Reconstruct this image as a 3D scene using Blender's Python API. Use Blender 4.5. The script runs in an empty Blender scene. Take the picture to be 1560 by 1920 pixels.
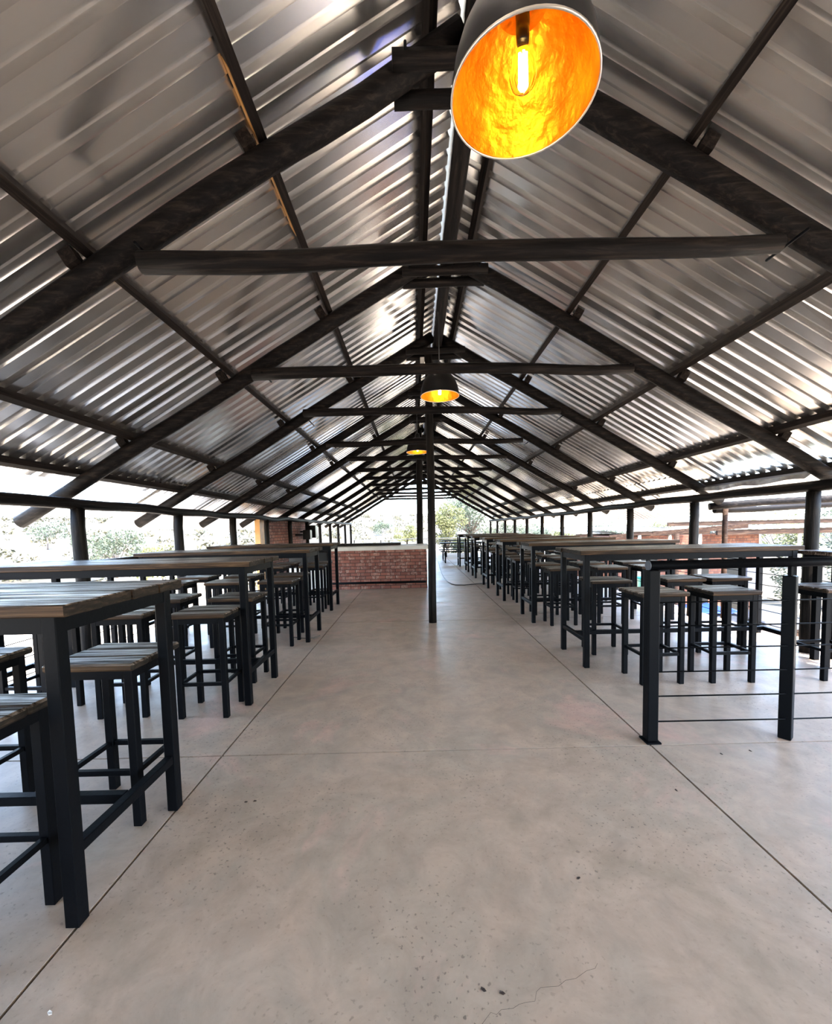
import bpy, bmesh, math, random
from mathutils import Vector, Matrix, noise
random.seed(7)
S = bpy.context.scene
COL = S.collection
# ------------------------------------------------------------------ camera
cam = bpy.data.cameras.new('camera'); camo = bpy.data.objects.new('camera', cam); COL.objects.link(camo)
R_ = Vector((0.99972149, -0.00361805, -0.02332054)); U_ = Vector((0.02350173, 0.06276143, 0.99775181)); F_ = Vector((0.00214629, 0.998022, -0.06282898))
M = Matrix.Identity(4)
for i in range(3):
    M[i][0] = R_[i]; M[i][1] = U_[i]; M[i][2] = -F_[i]
M[0][3], M[1][3], M[2][3] = 0, 0, 1.38
camo.matrix_world = M
cam.sensor_fit = 'VERTICAL'; cam.sensor_height = 24.0; cam.lens = 780.0/1920*24.0
cam.shift_y = 80/1920.0; cam.clip_start = 0.02; cam.clip_end = 2000
S.camera = camo
# ------------------------------------------------------------------ world, sun, exposure
W = bpy.data.worlds.new('sky'); S.world = W; W.use_nodes = True
wn = W.node_tree.nodes; wl = W.node_tree.links
sky = wn.new('ShaderNodeTexSky'); sky.sky_type = 'NISHITA'; sky.sun_disc = False
sky.sun_elevation = math.radians(52); sky.sun_rotation = math.radians(150); sky.altitude = 1200; sky.dust_density = 1.5
bg = wn['Background']; bg.inputs['Strength'].default_value = 0.42
hs = wn.new('ShaderNodeHueSaturation'); hs.inputs['Saturation'].default_value = .9
wl.new(sky.outputs[0], hs.inputs['Color']); wl.new(hs.outputs[0], bg.inputs[0])
sl = bpy.data.lights.new('sun', 'SUN'); sl.energy = 4.2; sl.angle = math.radians(0.6); sl.color = (1.0, .95, .87)
so = bpy.data.objects.new('sun', sl); COL.objects.link(so)
so.rotation_euler = Vector((-0.30, 0.50, -1.05)).to_track_quat('-Z', 'Y').to_euler()
S.view_settings.view_transform = 'Standard'; S.view_settings.look = 'None'
S.view_settings.exposure = 2.88; S.view_settings.gamma = 1.0
S.view_settings.use_curve_mapping = False
S.cycles.max_bounces = 10; S.cycles.diffuse_bounces = 6; S.cycles.glossy_bounces = 5
S.cycles.use_denoising = True; S.cycles.denoising_prefilter = 'ACCURATE'; S.cycles.denoising_input_passes = 'RGB_ALBEDO_NORMAL'; S.cycles.sample_clamp_indirect = 8

# ------------------------------------------------------------------ measured layout
XR, ZR, PM = 0.34, 4.088, 0.588        # ridge line and roof pitch (rafter centre line)
T0, TS, NT = 2.446, 1.801, 12           # first truss, spacing, count
YEND = 22.7
def ty(k): return T0 + k*TS
def rz(d, off=0.0): return ZR + off - PM*d
CS = 1/math.sqrt(1+PM*PM)

# ------------------------------------------------------------------ materials
MATS = {}
def newmat(n):
    m = bpy.data.materials.new(n); m.use_nodes = True; MATS[n] = m
    nt = m.node_tree; return m, nt.nodes, nt.links, nt.nodes['Principled BSDF']
def simple(n, c, r=.5, metal=0, spec=.5, var=0.0, vs=8, bump=0.0, bs=40, vscale=(1,1,1)):
    m, N, L, B = newmat(n)
    B.inputs['Roughness'].default_value = r; B.inputs['Metallic'].default_value = metal
    B.inputs['Specular IOR Level'].default_value = spec
    B.inputs['Base Color'].default_value = (*c, 1)
    tc = N.new('ShaderNodeTexCoord'); mp = N.new('ShaderNodeMapping'); mp.inputs['Scale'].default_value = vscale
    L.new(tc.outputs['Object'], mp.inputs['Vector'])
    if var:
        nz = N.new('ShaderNodeTexNoise'); nz.inputs['Scale'].default_value = vs; nz.inputs['Detail'].default_value = 6
        L.new(mp.outputs[0], nz.inputs['Vector'])
        rp = N.new('ShaderNodeValToRGB')
        rp.color_ramp.elements[0].position = .3; rp.color_ramp.elements[1].position = .7
        rp.color_ramp.elements[0].color = (*[x*(1-var) for x in c], 1); rp.color_ramp.elements[1].color = (*[min(1, x*(1+var)) for x in c], 1)
        L.new(nz.outputs['Fac'], rp.inputs['Fac']); L.new(rp.outputs[0], B.inputs['Base Color'])
    if bump:
        nb = N.new('ShaderNodeTexNoise'); nb.inputs['Scale'].default_value = bs; nb.inputs['Detail'].default_value = 5
        L.new(mp.outputs[0], nb.inputs['Vector'])
        bp = N.new('ShaderNodeBump'); bp.inputs['Strength'].default_value = bump; bp.inputs['Distance'].default_value = .02
        L.new(nb.outputs['Fac'], bp.inputs['Height']); L.new(bp.outputs[0], B.inputs['Normal'])
    return m
def grain(n, dark, mid, light, r=.5, scale=(1.2, 28, 28), bump=.4, lo=.35, hi=.68, spec=.1, rvar=0):
    m, N, L, B = newmat(n)
    tc = N.new('ShaderNodeTexCoord'); mp = N.new('ShaderNodeMapping'); mp.inputs['Scale'].default_value = scale
    oi = N.new('ShaderNodeObjectInfo'); ad = N.new('ShaderNodeVectorMath'); ad.operation = 'ADD'
    ml = N.new('ShaderNodeMath'); ml.operation = 'MULTIPLY'; ml.inputs[1].default_value = 37
    L.new(oi.outputs['Random'], ml.inputs[0]); L.new(tc.outputs['Object'], ad.inputs[0]); L.new(ml.outputs[0], ad.inputs[1])
    L.new(ad.outputs[0], mp.inputs['Vector'])
    nz = N.new('ShaderNodeTexNoise'); nz.inputs['Scale'].default_value = 1.6; nz.inputs['Detail'].default_value = 7; nz.inputs['Roughness'].default_value = .65
    nz.inputs['Distortion'].default_value = .6
    L.new(mp.outputs[0], nz.inputs['Vector'])
    rp = N.new('ShaderNodeValToRGB'); cr = rp.color_ramp
    cr.elements[0].position = lo; cr.elements[0].color = (*dark, 1); cr.elements[1].position = hi; cr.elements[1].color = (*light, 1)
    e = cr.elements.new((lo+hi)/2); e.color = (*mid, 1)
    L.new(nz.outputs['Fac'], rp.inputs['Fac']); L.new(rp.outputs[0], B.inputs['Base Color'])
    B.inputs['Roughness'].default_value = r; B.inputs['Specular IOR Level'].default_value = spec
    if rvar:
        mr = N.new('ShaderNodeMapRange'); mr.inputs['From Min'].default_value = .38; mr.inputs['From Max'].default_value = .62
        mr.inputs['To Min'].default_value = min(.95, r+rvar); mr.inputs['To Max'].default_value = r; L.new(nz.outputs['Fac'], mr.inputs['Value']); L.new(mr.outputs[0], B.inputs['Roughness'])
        ms = N.new('ShaderNodeMapRange'); ms.inputs['From Min'].default_value = .4; ms.inputs['From Max'].default_value = .6
        ms.inputs['To Min'].default_value = .02; ms.inputs['To Max'].default_value = spec; L.new(nz.outputs['Fac'], ms.inputs['Value']); L.new(ms.outputs[0], B.inputs['Specular IOR Level'])
    bp = N.new('ShaderNodeBump'); bp.inputs['Strength'].default_value = bump; bp.inputs['Distance'].default_value = .008
    L.new(nz.outputs['Fac'], bp.inputs['Height']); L.new(bp.outputs[0], B.inputs['Normal'])
    return m
M_steel = simple('black_painted_steel', (.003, .0032, .004), r=.42, spec=.05, bump=.05, bs=60)
M_wood = grain('weathered_plank', (.018, .013, .010), (.075, .052, .036), (.26, .19, .14), r=.33, bump=.8, spec=.42, rvar=.4, scale=(.9, 22, 22))
M_woodedge = grain('plank_edge', (.012, .008, .005), (.04, .022, .012), (.12, .066, .032), r=.6, bump=.4)
M_endgrain = grain('dark_end_grain', (.008, .0055, .004), (.018, .012, .008), (.045, .028, .017), r=.7, scale=(12, 9, 40), spec=.15)
M_logz = grain('dark_log_upright', (.003, .0026, .0024), (.008, .0065, .0055), (.026, .02, .016), r=.55, scale=(24, 24, 1.5), bump=.5)
M_logx = grain('dark_log', (.003, .0026, .0024), (.008, .0062, .0055), (.026, .019, .015), r=.58, scale=(1.5, 24, 24), bump=.5)
M_logy = grain('dark_log_lengthwise', (.003, .0026, .0024), (.008, .0062, .0055), (.026, .019, .015), r=.58, scale=(24, 1.5, 24), bump=.5)
M_purl = grain('dark_sawn_purlin', (.006, .0045, .004), (.015, .011, .009), (.035, .026, .02), r=.6, scale=(30, 1.2, 30), bump=.35)
M_brass = simple('gold_lamp_lining', (.74, .285, .008), r=.40, metal=.75, var=.3, vs=9, bump=.5, bs=18)
M_lampb = simple('black_enamel', (.006, .0055, .005), r=.32, spec=.3)
M_rim = simple('pale_metal_rim', (.75, .68, .58), r=.35, metal=.8)
M_white = simple('pale_concrete_slab', (.62, .58, .52), r=.6, var=.1, vs=3)
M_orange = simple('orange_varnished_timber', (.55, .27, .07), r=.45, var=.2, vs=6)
M_greyp = simple('grey_sheet', (.055, .06, .075), r=.6)
M_blue = simple('blue_plastic', (.012, .05, .30), r=.35)
M_teal = simple('teal_plastic', (.02, .2, .22), r=.4)
M_fascia = grain('brown_fascia', (.02, .011, .008), (.04, .022, .014), (.075, .045, .028), r=.7, scale=(1.5, 20, 20))
M_leafbit = simple('dry_leaf', (.035, .02, .012), r=.7)
M_bark = simple('tree_bark', (.10, .08, .065), r=.9, var=.4, vs=12)
M_hose = simple('black_rubber', (.02, .02, .022), r=.5)
M_base = simple('joint_dark', (.035, .03, .027), r=.9)
def mk_glow(n, c, s):
    m, N, L, B = newmat(n); B.inputs['Emission Color'].default_value = (*c, 1); B.inputs['Emission Strength'].default_value = s
    B.inputs['Base Color'].default_value = (*c, 1); return m
M_fil = mk_glow('glowing_filament', (1.0, .75, .3), 12.0)
m, N, L, B = newmat('clear_bulb_glass'); M_glass = m
B.inputs['Transmission Weight'].default_value = 1.0; B.inputs['Roughness'].default_value = 0.0; B.inputs['IOR'].default_value = 1.1
B.inputs['Base Color'].default_value = (1, .93, .8, 1)
# galvanised sheet
def galv(n, c, r0=.26, r1=.5, metal=.95):
    m, N, L, B = newmat(n)
    tc = N.new('ShaderNodeTexCoord')
    n1 = N.new('ShaderNodeTexNoise'); n1.inputs['Scale'].default_value = 1.7; n1.inputs['Detail'].default_value = 4; n1.inputs['Roughness'].default_value = .5
    L.new(tc.outputs['Object'], n1.inputs['Vector'])
    rp = N.new('ShaderNodeValToRGB'); rp.color_ramp.elements[0].position = .3; rp.color_ramp.elements[1].position = .72
    rp.color_ramp.elements[0].color = (*[x*.92 for x in c], 1); rp.color_ramp.elements[1].color = (*[min(1, x*1.06) for x in c], 1)
    L.new(n1.outputs['Fac'], rp.inputs['Fac'])
    L.new(rp.outputs[0], B.inputs['Base Color'])
    mr = N.new('ShaderNodeMapRange'); mr.inputs['From Min'].default_value = .3; mr.inputs['From Max'].default_value = .7
    mr.inputs['To Min'].default_value = r0; mr.inputs['To Max'].default_value = r1
    L.new(n1.outputs['Fac'], mr.inputs['Value']); L.new(mr.outputs[0], B.inputs['Roughness'])
    B.inputs['Metallic'].default_value = metal
    n2 = N.new('ShaderNodeTexNoise'); n2.inputs['Scale'].default_value = 3.5; n2.inputs['Detail'].default_value = 1.5
    L.new(tc.outputs['Object'], n2.inputs['Vector'])
    bp = N.new('ShaderNodeBump'); bp.inputs['Strength'].default_value = .05; bp.inputs['Distance'].default_value = .02
    L.new(n2.outputs['Fac'], bp.inputs['Height']); L.new(bp.outputs[0], B.inputs['Normal'])
    return m
M_galv = galv('galvanised_sheet', (.86, .83, .79), .17, .255)
M_galvout = galv('galvanised_sheet_weathered', (.62, .6, .56), .45, .65, .5)
# concrete floor
m, N, L, B = newmat('polished_concrete'); M_conc = m
tc = N.new('ShaderNodeTexCoord')
def nz(scale, det=6, ro=.6, dist=0):
    n = N.new('ShaderNodeTexNoise'); n.inputs['Scale'].default_value = scale; n.inputs['Detail'].default_value = det
    n.inputs['Roughness'].default_value = ro; n.inputs['Distortion'].default_value = dist
    L.new(tc.outputs['Object'], n.inputs['Vector']); return n
def ramp(src, stops):
    r = N.new('ShaderNodeValToRGB'); c = r.color_ramp
    while len(c.elements) < len(stops): c.elements.new(.5)
    for e, (p, col) in zip(c.elements, stops): e.position = p; e.color = (*col, 1)
    L.new(src, r.inputs['Fac']); return r
def mixc(a, b, f, mode='MIX', fv=None):
    x = N.new('ShaderNodeMix'); x.data_type = 'RGBA'; x.blend_type = mode
    L.new(a, x.inputs['A']); L.new(b, x.inputs['B'])
    if fv is not None: x.inputs['Factor'].default_value = fv
    else: L.new(f, x.inputs['Factor'])
    return x.outputs['Result']
a = ramp(nz(1.1, 6, .65, .6).outputs['Fac'], [(.30, (.34, .265, .19)), (.45, (.455, .34, .25)), (.55, (.405, .32, .24)), (.66, (.54, .36, .275))])
b = ramp(nz(5, 9, .72, .5).outputs['Fac'], [(.3, (.72, .72, .72)), (.62, (1.03, 1.03, 1.03))])
c1 = mixc(a.outputs[0], b.outputs[0], None, 'MULTIPLY', .8)
sp = ramp(nz(60, 2, .5).outputs['Fac'], [(.62, (0, 0, 0)), (.69, (1, 1, 1))])
sp2 = ramp(nz(1.3, 4, .6).outputs['Fac'], [(.42, (.1, .1, .1)), (.62, (.75, .75, .75))])
spm = N.new('ShaderNodeMath'); spm.operation = 'MULTIPLY'; L.new(sp.outputs[0], spm.inputs[0]); L.new(sp2.outputs[0], spm.inputs[1])
dk = N.new('ShaderNodeRGB'); dk.outputs[0].default_value = (.10, .08, .065, 1)
c2 = mixc(c1, dk.outputs[0], spm.outputs[0])
L.new(c2, B.inputs['Base Color'])
mr = N.new('ShaderNodeMapRange'); mr.inputs['From Min'].default_value = .3; mr.inputs['From Max'].default_value = .7
mr.inputs['To Min'].default_value = .32; mr.inputs['To Max'].default_value = .5
L.new(nz(2.2, 6).outputs['Fac'], mr.inputs['Value']); L.new(mr.outputs[0], B.inputs['Roughness'])
B.inputs['Specular IOR Level'].default_value = .3
bp = N.new('ShaderNodeBump'); bp.inputs['Strength'].default_value = .25; bp.inputs['Distance'].default_value = .004
L.new(nz(22, 5, .6).outputs['Fac'], bp.inputs['Height']); L.new(bp.outputs[0], B.inputs['Normal'])
# brick
def brick(n, c1, c2, c3, bw=.232, bh=.0765):
    m, N, L, B = newmat(n)
    tc = N.new('ShaderNodeTexCoord'); sx = N.new('ShaderNodeSeparateXYZ'); L.new(tc.outputs['Object'], sx.inputs[0])
    ad = N.new('ShaderNodeMath'); L.new(sx.outputs['X'], ad.inputs[0]); L.new(sx.outputs['Y'], ad.inputs[1])
    cb = N.new('ShaderNodeCombineXYZ'); L.new(ad.outputs[0], cb.inputs['X']); L.new(sx.outputs['Z'], cb.inputs['Y'])
    bt = N.new('ShaderNodeTexBrick'); L.new(cb.outputs[0], bt.inputs['Vector'])
    bt.inputs['Scale'].default_value = 1; bt.inputs['Brick Width'].default_value = bw; bt.inputs['Row Height'].default_value = bh
    bt.inputs['Mortar Size'].default_value = .007; bt.inputs['Mortar Smooth'].default_value = .2; bt.inputs['Bias'].default_value = -.15
    bt.inputs['Color1'].default_value = (*c1, 1); bt.inputs['Color2'].default_value = (*c2, 1); bt.inputs['Mortar'].default_value = (.05, .03, .025, 1)
    b2 = N.new('ShaderNodeTexBrick'); L.new(cb.outputs[0], b2.inputs['Vector']); b2.inputs['Scale'].default_value = 1
    b2.inputs['Brick Width'].default_value = bw/3; b2.inputs['Row Height'].default_value = bh; b2.inputs['Mortar Size'].default_value = 0.0; b2.inputs['Bias'].default_value = -.45
    b2.inputs['Color1'].default_value = (0, 0, 0, 1); b2.inputs['Color2'].default_value = (1, 1, 1, 1)
    no = N.new('ShaderNodeTexNoise'); no.inputs['Scale'].default_value = 26; no.inputs['Detail'].default_value = 3; L.new(cb.outputs[0], no.inputs['Vector'])
    nr = N.new('ShaderNodeMapRange'); nr.inputs['From Min'].default_value = .38; nr.inputs['From Max'].default_value = .6; L.new(no.outputs['Fac'], nr.inputs['Value'])
    rp = N.new('ShaderNodeMath'); rp.operation = 'MULTIPLY'; L.new(b2.outputs['Color'], rp.inputs[0]); L.new(nr.outputs[0], rp.inputs[1])
    inv = N.new('ShaderNodeMath'); inv.operation = 'SUBTRACT'; inv.inputs[0].default_value = 1; L.new(bt.outputs['Fac'], inv.inputs[1])
    mu = N.new('ShaderNodeMath'); mu.operation = 'MULTIPLY'; L.new(rp.outputs[0], mu.inputs[0]); L.new(inv.outputs[0], mu.inputs[1])
    x = N.new('ShaderNodeMix'); x.data_type = 'RGBA'; L.new(mu.outputs[0], x.inputs['Factor']); L.new(bt.outputs['Color'], x.inputs['A']); x.inputs['B'].default_value = (*c3, 1)
    L.new(x.outputs['Result'], B.inputs['Base Color']); B.inputs['Roughness'].default_value = .85
    bp = N.new('ShaderNodeBump'); bp.inputs['Strength'].default_value = .6; bp.inputs['Distance'].default_value = .008; bp.invert = True
    L.new(bt.outputs['Fac'], bp.inputs['Height']); L.new(bp.outputs[0], B.inputs['Normal'])
    return m
M_brick = brick('red_face_brick', (.30, .11, .075), (.17, .06, .045), (.60, .44, .36))
M_brick2 = brick('orange_face_brick', (.15, .052, .028), (.09, .028, .016), (.26, .15, .10), .232, .08)
# land
m, N, L, B = newmat('dry_veld_ground'); M_land = m
tc = N.new('ShaderNodeTexCoord')
a = ramp(nz(.25, 8, .65).outputs['Fac'], [(.35, (.042, .037, .022)), (.5, (.078, .061, .039)), (.66, (.108, .082, .053))])
b = ramp(nz(2.5, 6, .7).outputs['Fac'], [(.38, (.55, .60, .45)), (.55, (1, 1, 1))])
L.new(mixc(a.outputs[0], b.outputs[0], None, 'MULTIPLY', .8), B.inputs['Base Color']); B.inputs['Roughness'].default_value = 1.0
M_yard = simple('pale_sandy_yard', (.58, .47, .34), r=1.0, var=.15, vs=1.2)
def leafmat(n, c1, c2):
    m, N, L, B = newmat(n)
    g = N.new('ShaderNodeNewGeometry'); rp = N.new('ShaderNodeValToRGB')
    rp.color_ramp.elements[0].color = (*c1, 1); rp.color_ramp.elements[1].color = (*c2, 1)
    L.new(g.outputs['Random Per Island'], rp.inputs['Fac']); L.new(rp.outputs[0], B.inputs['Base Color'])
    B.inputs['Roughness'].default_value = .65
    tr = N.new('ShaderNodeBsdfTranslucent'); mx = N.new('ShaderNodeMixShader'); mx.inputs[0].default_value = .3
    L.new(rp.outputs[0], tr.inputs['Color']); L.new(B.outputs[0], mx.inputs[1]); L.new(tr.outputs[0], mx.inputs[2])
    L.new(mx.outputs[0], N['Material Output'].inputs['Surface']); return m
M_leafg = leafmat('grey_green_leaves', (.035, .05, .03), (.10, .115, .065))
M_leafy = leafmat('yellow_green_leaves', (.06, .065, .02), (.15, .15, .045))
M_scrub = leafmat('scrub_leaves', (.035, .035, .018), (.10, .08, .035))

# ------------------------------------------------------------------ mesh helpers
class MB:
    def __init__(s): s.bm = bmesh.new()
    def box(s, lo, hi, bev=0.0, rot=None):
        c = [(a+b)/2 for a, b in zip(lo, hi)]; d = [b-a for a, b in zip(lo, hi)]
        r = bmesh.ops.create_cube(s.bm, size=1.0); vs = r['verts']
        for v in vs: v.co = Vector((v.co.x*d[0], v.co.y*d[1], v.co.z*d[2]))
        if bev:
            es = list({e for v in vs for e in v.link_edges})
            q = bmesh.ops.bevel(s.bm, geom=es, offset=bev, segments=1, affect='EDGES')
            vs = list({v for f in q['faces'] for v in f.verts} | {v for v in vs if v.is_valid})
        mt = Matrix.Translation(c)
        if rot is not None: mt = mt @ rot
        for v in vs: v.co = mt @ v.co
        return s
    def beam(s, p0, p1, w, h, up=(0, 0, 1)):
        p0, p1 = Vector(p0), Vector(p1); d = (p1-p0).normalized(); u = Vector(up); x = d.cross(u).normalized(); u = x.cross(d).normalized()
        vs = []
        for p in (p0, p1):
            for a, b in ((-1, -1), (1, -1), (1, 1), (-1, 1)): vs.append(s.bm.verts.new(p+x*(a*w/2)+u*(b*h/2)))
        for f in ((3, 2, 1, 0), (4, 5, 6, 7), (0, 1, 5, 4), (1, 2, 6, 5), (2, 3, 7, 6), (3, 0, 4, 7)): s.bm.faces.new([vs[i] for i in f])
        return s
    def tube(s, pts, rad, n=10, rough=0.0, seed=0, taper=None):
        pts = [Vector(p) for p in pts]; rings = []; rnd = random.Random(seed); px = None
        for i, p in enumerate(pts):
            d = (pts[min(i+1, len(pts)-1)]-pts[max(i-1, 0)]).normalized()
            if px is None:
                u = Vector((0, 0, 1)) if abs(d.z) < .9 else Vector((0, 1, 0)); px = d.cross(u).normalized()
            px = (px - d*px.dot(d)).normalized(); py = d.cross(px)
            r = (rad if taper is None else rad+(taper-rad)*i/(len(pts)-1))
            ring = []
            for k in range(n):
                a = 2*math.pi*k/n; rr = r*(1+rnd.uniform(-rough, rough))
                ring.append(s.bm.verts.new(p+px*(rr*math.cos(a))+py*(rr*math.sin(a))))
            rings.append(ring)
        for a, b in zip(rings, rings[1:]):
            for k in range(n):
                f = s.bm.faces.new((a[k], a[(k+1) % n], b[(k+1) % n], b[k])); f.smooth = True
        s.bm.faces.new(list(reversed(rings[0]))); s.bm.faces.new(rings[-1])
        return s
    def pole(s, p0, p1, r, seed=0, r1=None, bow=.012, n=12, seg=None):
        p0, p1 = Vector(p0), Vector(p1); Ln = (p1-p0).length; seg = seg or max(4, int(Ln/.3)); rnd = random.Random(seed)
        ph = rnd.uniform(0, 6); pts = []
        for i in range(seg+1):
            t = i/seg; e = math.sin(math.pi*t)
            o = Vector((noise.noise((t*Ln*.8, ph, 0)), noise.noise((t*Ln*.8, ph, 5)), noise.noise((t*Ln*.8, ph, 9))))*bow*1.6*min(1, e*3)
            pts.append(p0.lerp(p1, t)+o)
        return s.tube(pts, r, n, .035, seed, r1)
    def lathe(s, prof, n=40, c=(0, 0, 0), close=False):
        rings = []
        for r, z in prof:
            if r < 1e-6: rings.append([s.bm.verts.new((c[0], c[1], c[2]+z))])
            else: rings.append([s.bm.verts.new((c[0]+r*math.cos(2*math.pi*k/n), c[1]+r*math.sin(2*math.pi*k/n), c[2]+z)) for k in range(n)])
        pr = list(zip(rings, rings[1:]))
        if close: pr.append((rings[-1], rings[0]))
        for a, b in pr:
            for k in range(n):
                k2 = (k+1) % n
                if len(a) == 1: f = s.bm.faces.new((a[0], b[k2], b[k]))
                elif len(b) == 1: f = s.bm.faces.new((a[k], a[k2], b[0]))
                else: f = s.bm.faces.new((a[k], a[k2], b[k2], b[k]))
                f.smooth = True
        return s
    def build(s, name, mat, parent=None, fix=True):
        if fix: bmesh.ops.recalc_face_normals(s.bm, faces=s.bm.faces)
        me = bpy.data.meshes.new(name); s.bm.to_mesh(me); s.bm.free()
        for mm in (mat if isinstance(mat, (list, tuple)) else [mat]): me.materials.append(mm)
        o = bpy.data.objects.new(name, me); COL.objects.link(o)
        if parent: o.parent = parent
        return o
def tag(o, label, cat, group=None, kind=None):
    o['label'] = label; o['category'] = cat
    if group: o['group'] = group
    if kind: o['kind'] = kind
    return o
def thing(name, label, cat, loc=(0, 0, 0), rz_=0, group=None):
    o = bpy.data.objects.new(name, None); COL.objects.link(o); o.location = loc; o.rotation_euler = (0, 0, rz_); o.empty_display_size = .1
    return tag(o, label, cat, group)
def struct(o, label=None):
    o['kind'] = 'structure'
    if label: o['label'] = label
    return o
def copy_tree(o, parent=None):
    c = o.copy(); COL.objects.link(c)
    if parent: c.parent = parent
    for ch in list(o.children): copy_tree(ch, c)
    return c
ORD = ['first', 'second', 'third', 'fourth', 'fifth', 'sixth', 'seventh', 'eighth', 'ninth', 'tenth', 'eleventh', 'twelfth']

# ------------------------------------------------------------------ floor: cast slabs with real joints
mb = MB(); G = .006
xs = [-3.75, -1.227, 1.439, 4.35]; ys = [-12.06, -8.42, -4.78, -1.14, 2.502, 6.146, 9.61, 13.25, 16.9, 22.6]
for i in range(3):
    for j in range(len(ys)-1):
        mb.box((xs[i]+G, ys[j]+G, -.12), (xs[i+1]-G, ys[j+1]-G, 0))
mb.box((xs[0]+.05, ys[0]+.05, -.3), (xs[-1]-.05, ys[-1]-.05, -.012))
fl = struct(mb.build('floor', [M_conc, M_base]), 'pale polished concrete floor slabs with dark joints')
for f in fl.data.polygons:
    if f.center.z < -.005 and abs(f.normal.z) > .5: f.material_index = 1
cp = [(.153, 1.07), (.185, 1.10), (.20, 1.094), (.216, 1.106), (.25, 1.108), (.27, 1.118), (.289, 1.122), (.318, 1.125), (.33, 1.15), (.345, 1.16), (.372, 1.162), (.40, 1.163), (.426, 1.178), (.46, 1.183), (.501, 1.204), (.53, 1.21), (.544, 1.225)]
mb = MB(); mb.tube([(x, y, -.0002) for x, y in cp], .0005, 5); mb.build('crack', M_base, fl)

# ------------------------------------------------------------------ roof sheeting
def sheet_profile(y0, y1):
    P = []; y = y0; p = .151
    while y < y1:
        for dy, h in ((0, 0), (.084, 0), (.1, .034), (.135, .034)): P.append((y+dy, h))
        y += p
    P.append((y, 0)); return P
def sheets(mb, side, d0, d1, y0, y1, off, seed, seg=7):
    prof = sheet_profile(y0, y1); rows = []
    for i, (y, h) in enumerate(prof):
        row = []
        for k in range(seg+1):
            d = d0+(d1-d0)*k/seg
            w = .004*noise.noise((y*1.2, d*1.6, seed))+.0015*noise.noise((y*9, d*.8, seed+4))
            n = off+h+w
            row.append(mb.bm.verts.new((XR+side*(d+n*PM*CS), y, rz(d)+n*CS)))
        rows.append(row)
    for a, b in zip(rows, rows[1:]):
        for k in range(seg): mb.bm.faces.new((a[k], a[k+1], b[k+1], b[k]))
OFF = .074+.076
mb = MB()
for s in (-1, 1): sheets(mb, s, -.062, 3.84, -12.0, YEND, OFF, 3+s)  # sheets run on unseen behind the camera, keeping out light from there
ceil = mb.build('ceiling', M_galv); struct(ceil, 'corrugated galvanised roof sheets over the hall')
ceil.modifiers.new('thickness', 'SOLIDIFY').thickness = .0012
mb = MB()
sheets(mb, -1, 3.62, 4.66, 5.72, YEND, OFF-.012, 21, 3)
sheets(mb, 1, 3.62, 4.66, 6.25, YEND, OFF-.012, 23, 3)
eav = mb.build('ceiling_eaves', M_galv, ceil)
eav.modifiers.new('thickness', 'SOLIDIFY').thickness = .0012
mb = MB(); top = ZR+OFF/CS
vs = []
for yy in (-12.0, YEND):
    vs.append([mb.bm.verts.new((XR+dx, yy, ZR+(OFF+.048)/CS-PM*abs(dx))) for dx in (-.36, 0, .36)])
for q in range(2): mb.bm.faces.new((vs[0][q], vs[0][q+1], vs[1][q+1], vs[1][q]))
mb.build('ridge_cap', M_galv, ceil)

# ------------------------------------------------------------------ trusses
for k in range(NT):
    y = ty(k)
    nm = ['nearest', 'second', 'third', 'fourth', 'fifth', 'sixth', 'seventh', 'eighth', 'ninth', 'tenth', 'eleventh', 'farthest'][k]
    t = thing('roof_truss', f'{nm} dark log roof truss {"from the camera " if 0 < k < 11 else ""}under the metal roof', 'roof truss', (XR, y, 0), 0, 'dark log roof trusses')
    rnd = random.Random(100+k)
    for s in (-1, 1):
        de = 4.34 if s < 0 else 4.10+.04*rnd.random()
        p0 = Vector((s*.03, 0, rz(.03))); p1 = Vector((s*de, 0, rz(de)))
        mb = MB(); mb.pole(p0, p1, .074, 10*k+s, .066, bow=.016)
        mb.build('rafter', M_logx, t)
    if k < 5:
        for s in (-1, 1):
            for d in ((1.08, 2.07, 3.09) if s < 0 else (1.18, 2.22, 3.24)):
                dd = d+.075; n0 = .045
                mb = MB(); mb.beam((s*(dd+n0*PM*CS), -.05, rz(dd)+n0*CS), (s*(dd+.135*PM*CS), -.05, rz(dd)+.135*CS), .07, .075, up=(s*CS, 0, -PM*CS)); mb.build('cleat', M_purl, t)
    yb = -.115; sc = (y+yb)/y
    xa, xb, za, zb = {0: (-1.502, 2.10, 2.910, 2.935), 1: (-1.57, 2.21, 2.941, 2.925), 2: (-1.54, 2.12, 3.054, 3.01), 3: (-1.60, 2.05, 2.98, 2.975), 4: (-1.53, 2.15, 3.01, 2.98)}.get(k, (-1.55+.05*rnd.uniform(-1, 1), 2.12+.05*rnd.uniform(-1, 1), 2.97+.03*rnd.uniform(-1, 1), 2.97+.03*rnd.uniform(-1, 1)))
    xa, xb, za, zb = xa*sc-XR, xb*sc-XR, 1.38+(za-1.38)*sc, 1.38+(zb-1.38)*sc
    mb = MB(); mb.pole((xa, yb, za), (xb, yb, zb), .056, 700+k, .046, bow=.02)
    mb.build('tie_beam', M_logx, t)
    mb = MB(); mb.pole((-.40, -.105, 3.835), (.42, -.105, 3.85), .044, 40+k); mb.build('collar_tie', M_logx, t)
    mb = MB(); mb.pole((-.40, .105, 3.835), (.42, .105, 3.85), .044, 60+k); mb.build('collar_tie', M_logx, t)
    for s in (-1, 1):
        for (d, zz) in ((1.76, 2.90), (.33, 3.845)):
            mb = MB(); mb.tube([(s*d, -.18, zz), (s*d, .09, zz)], .008, 6); mb.build('bolt', M_steel, t)

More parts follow.
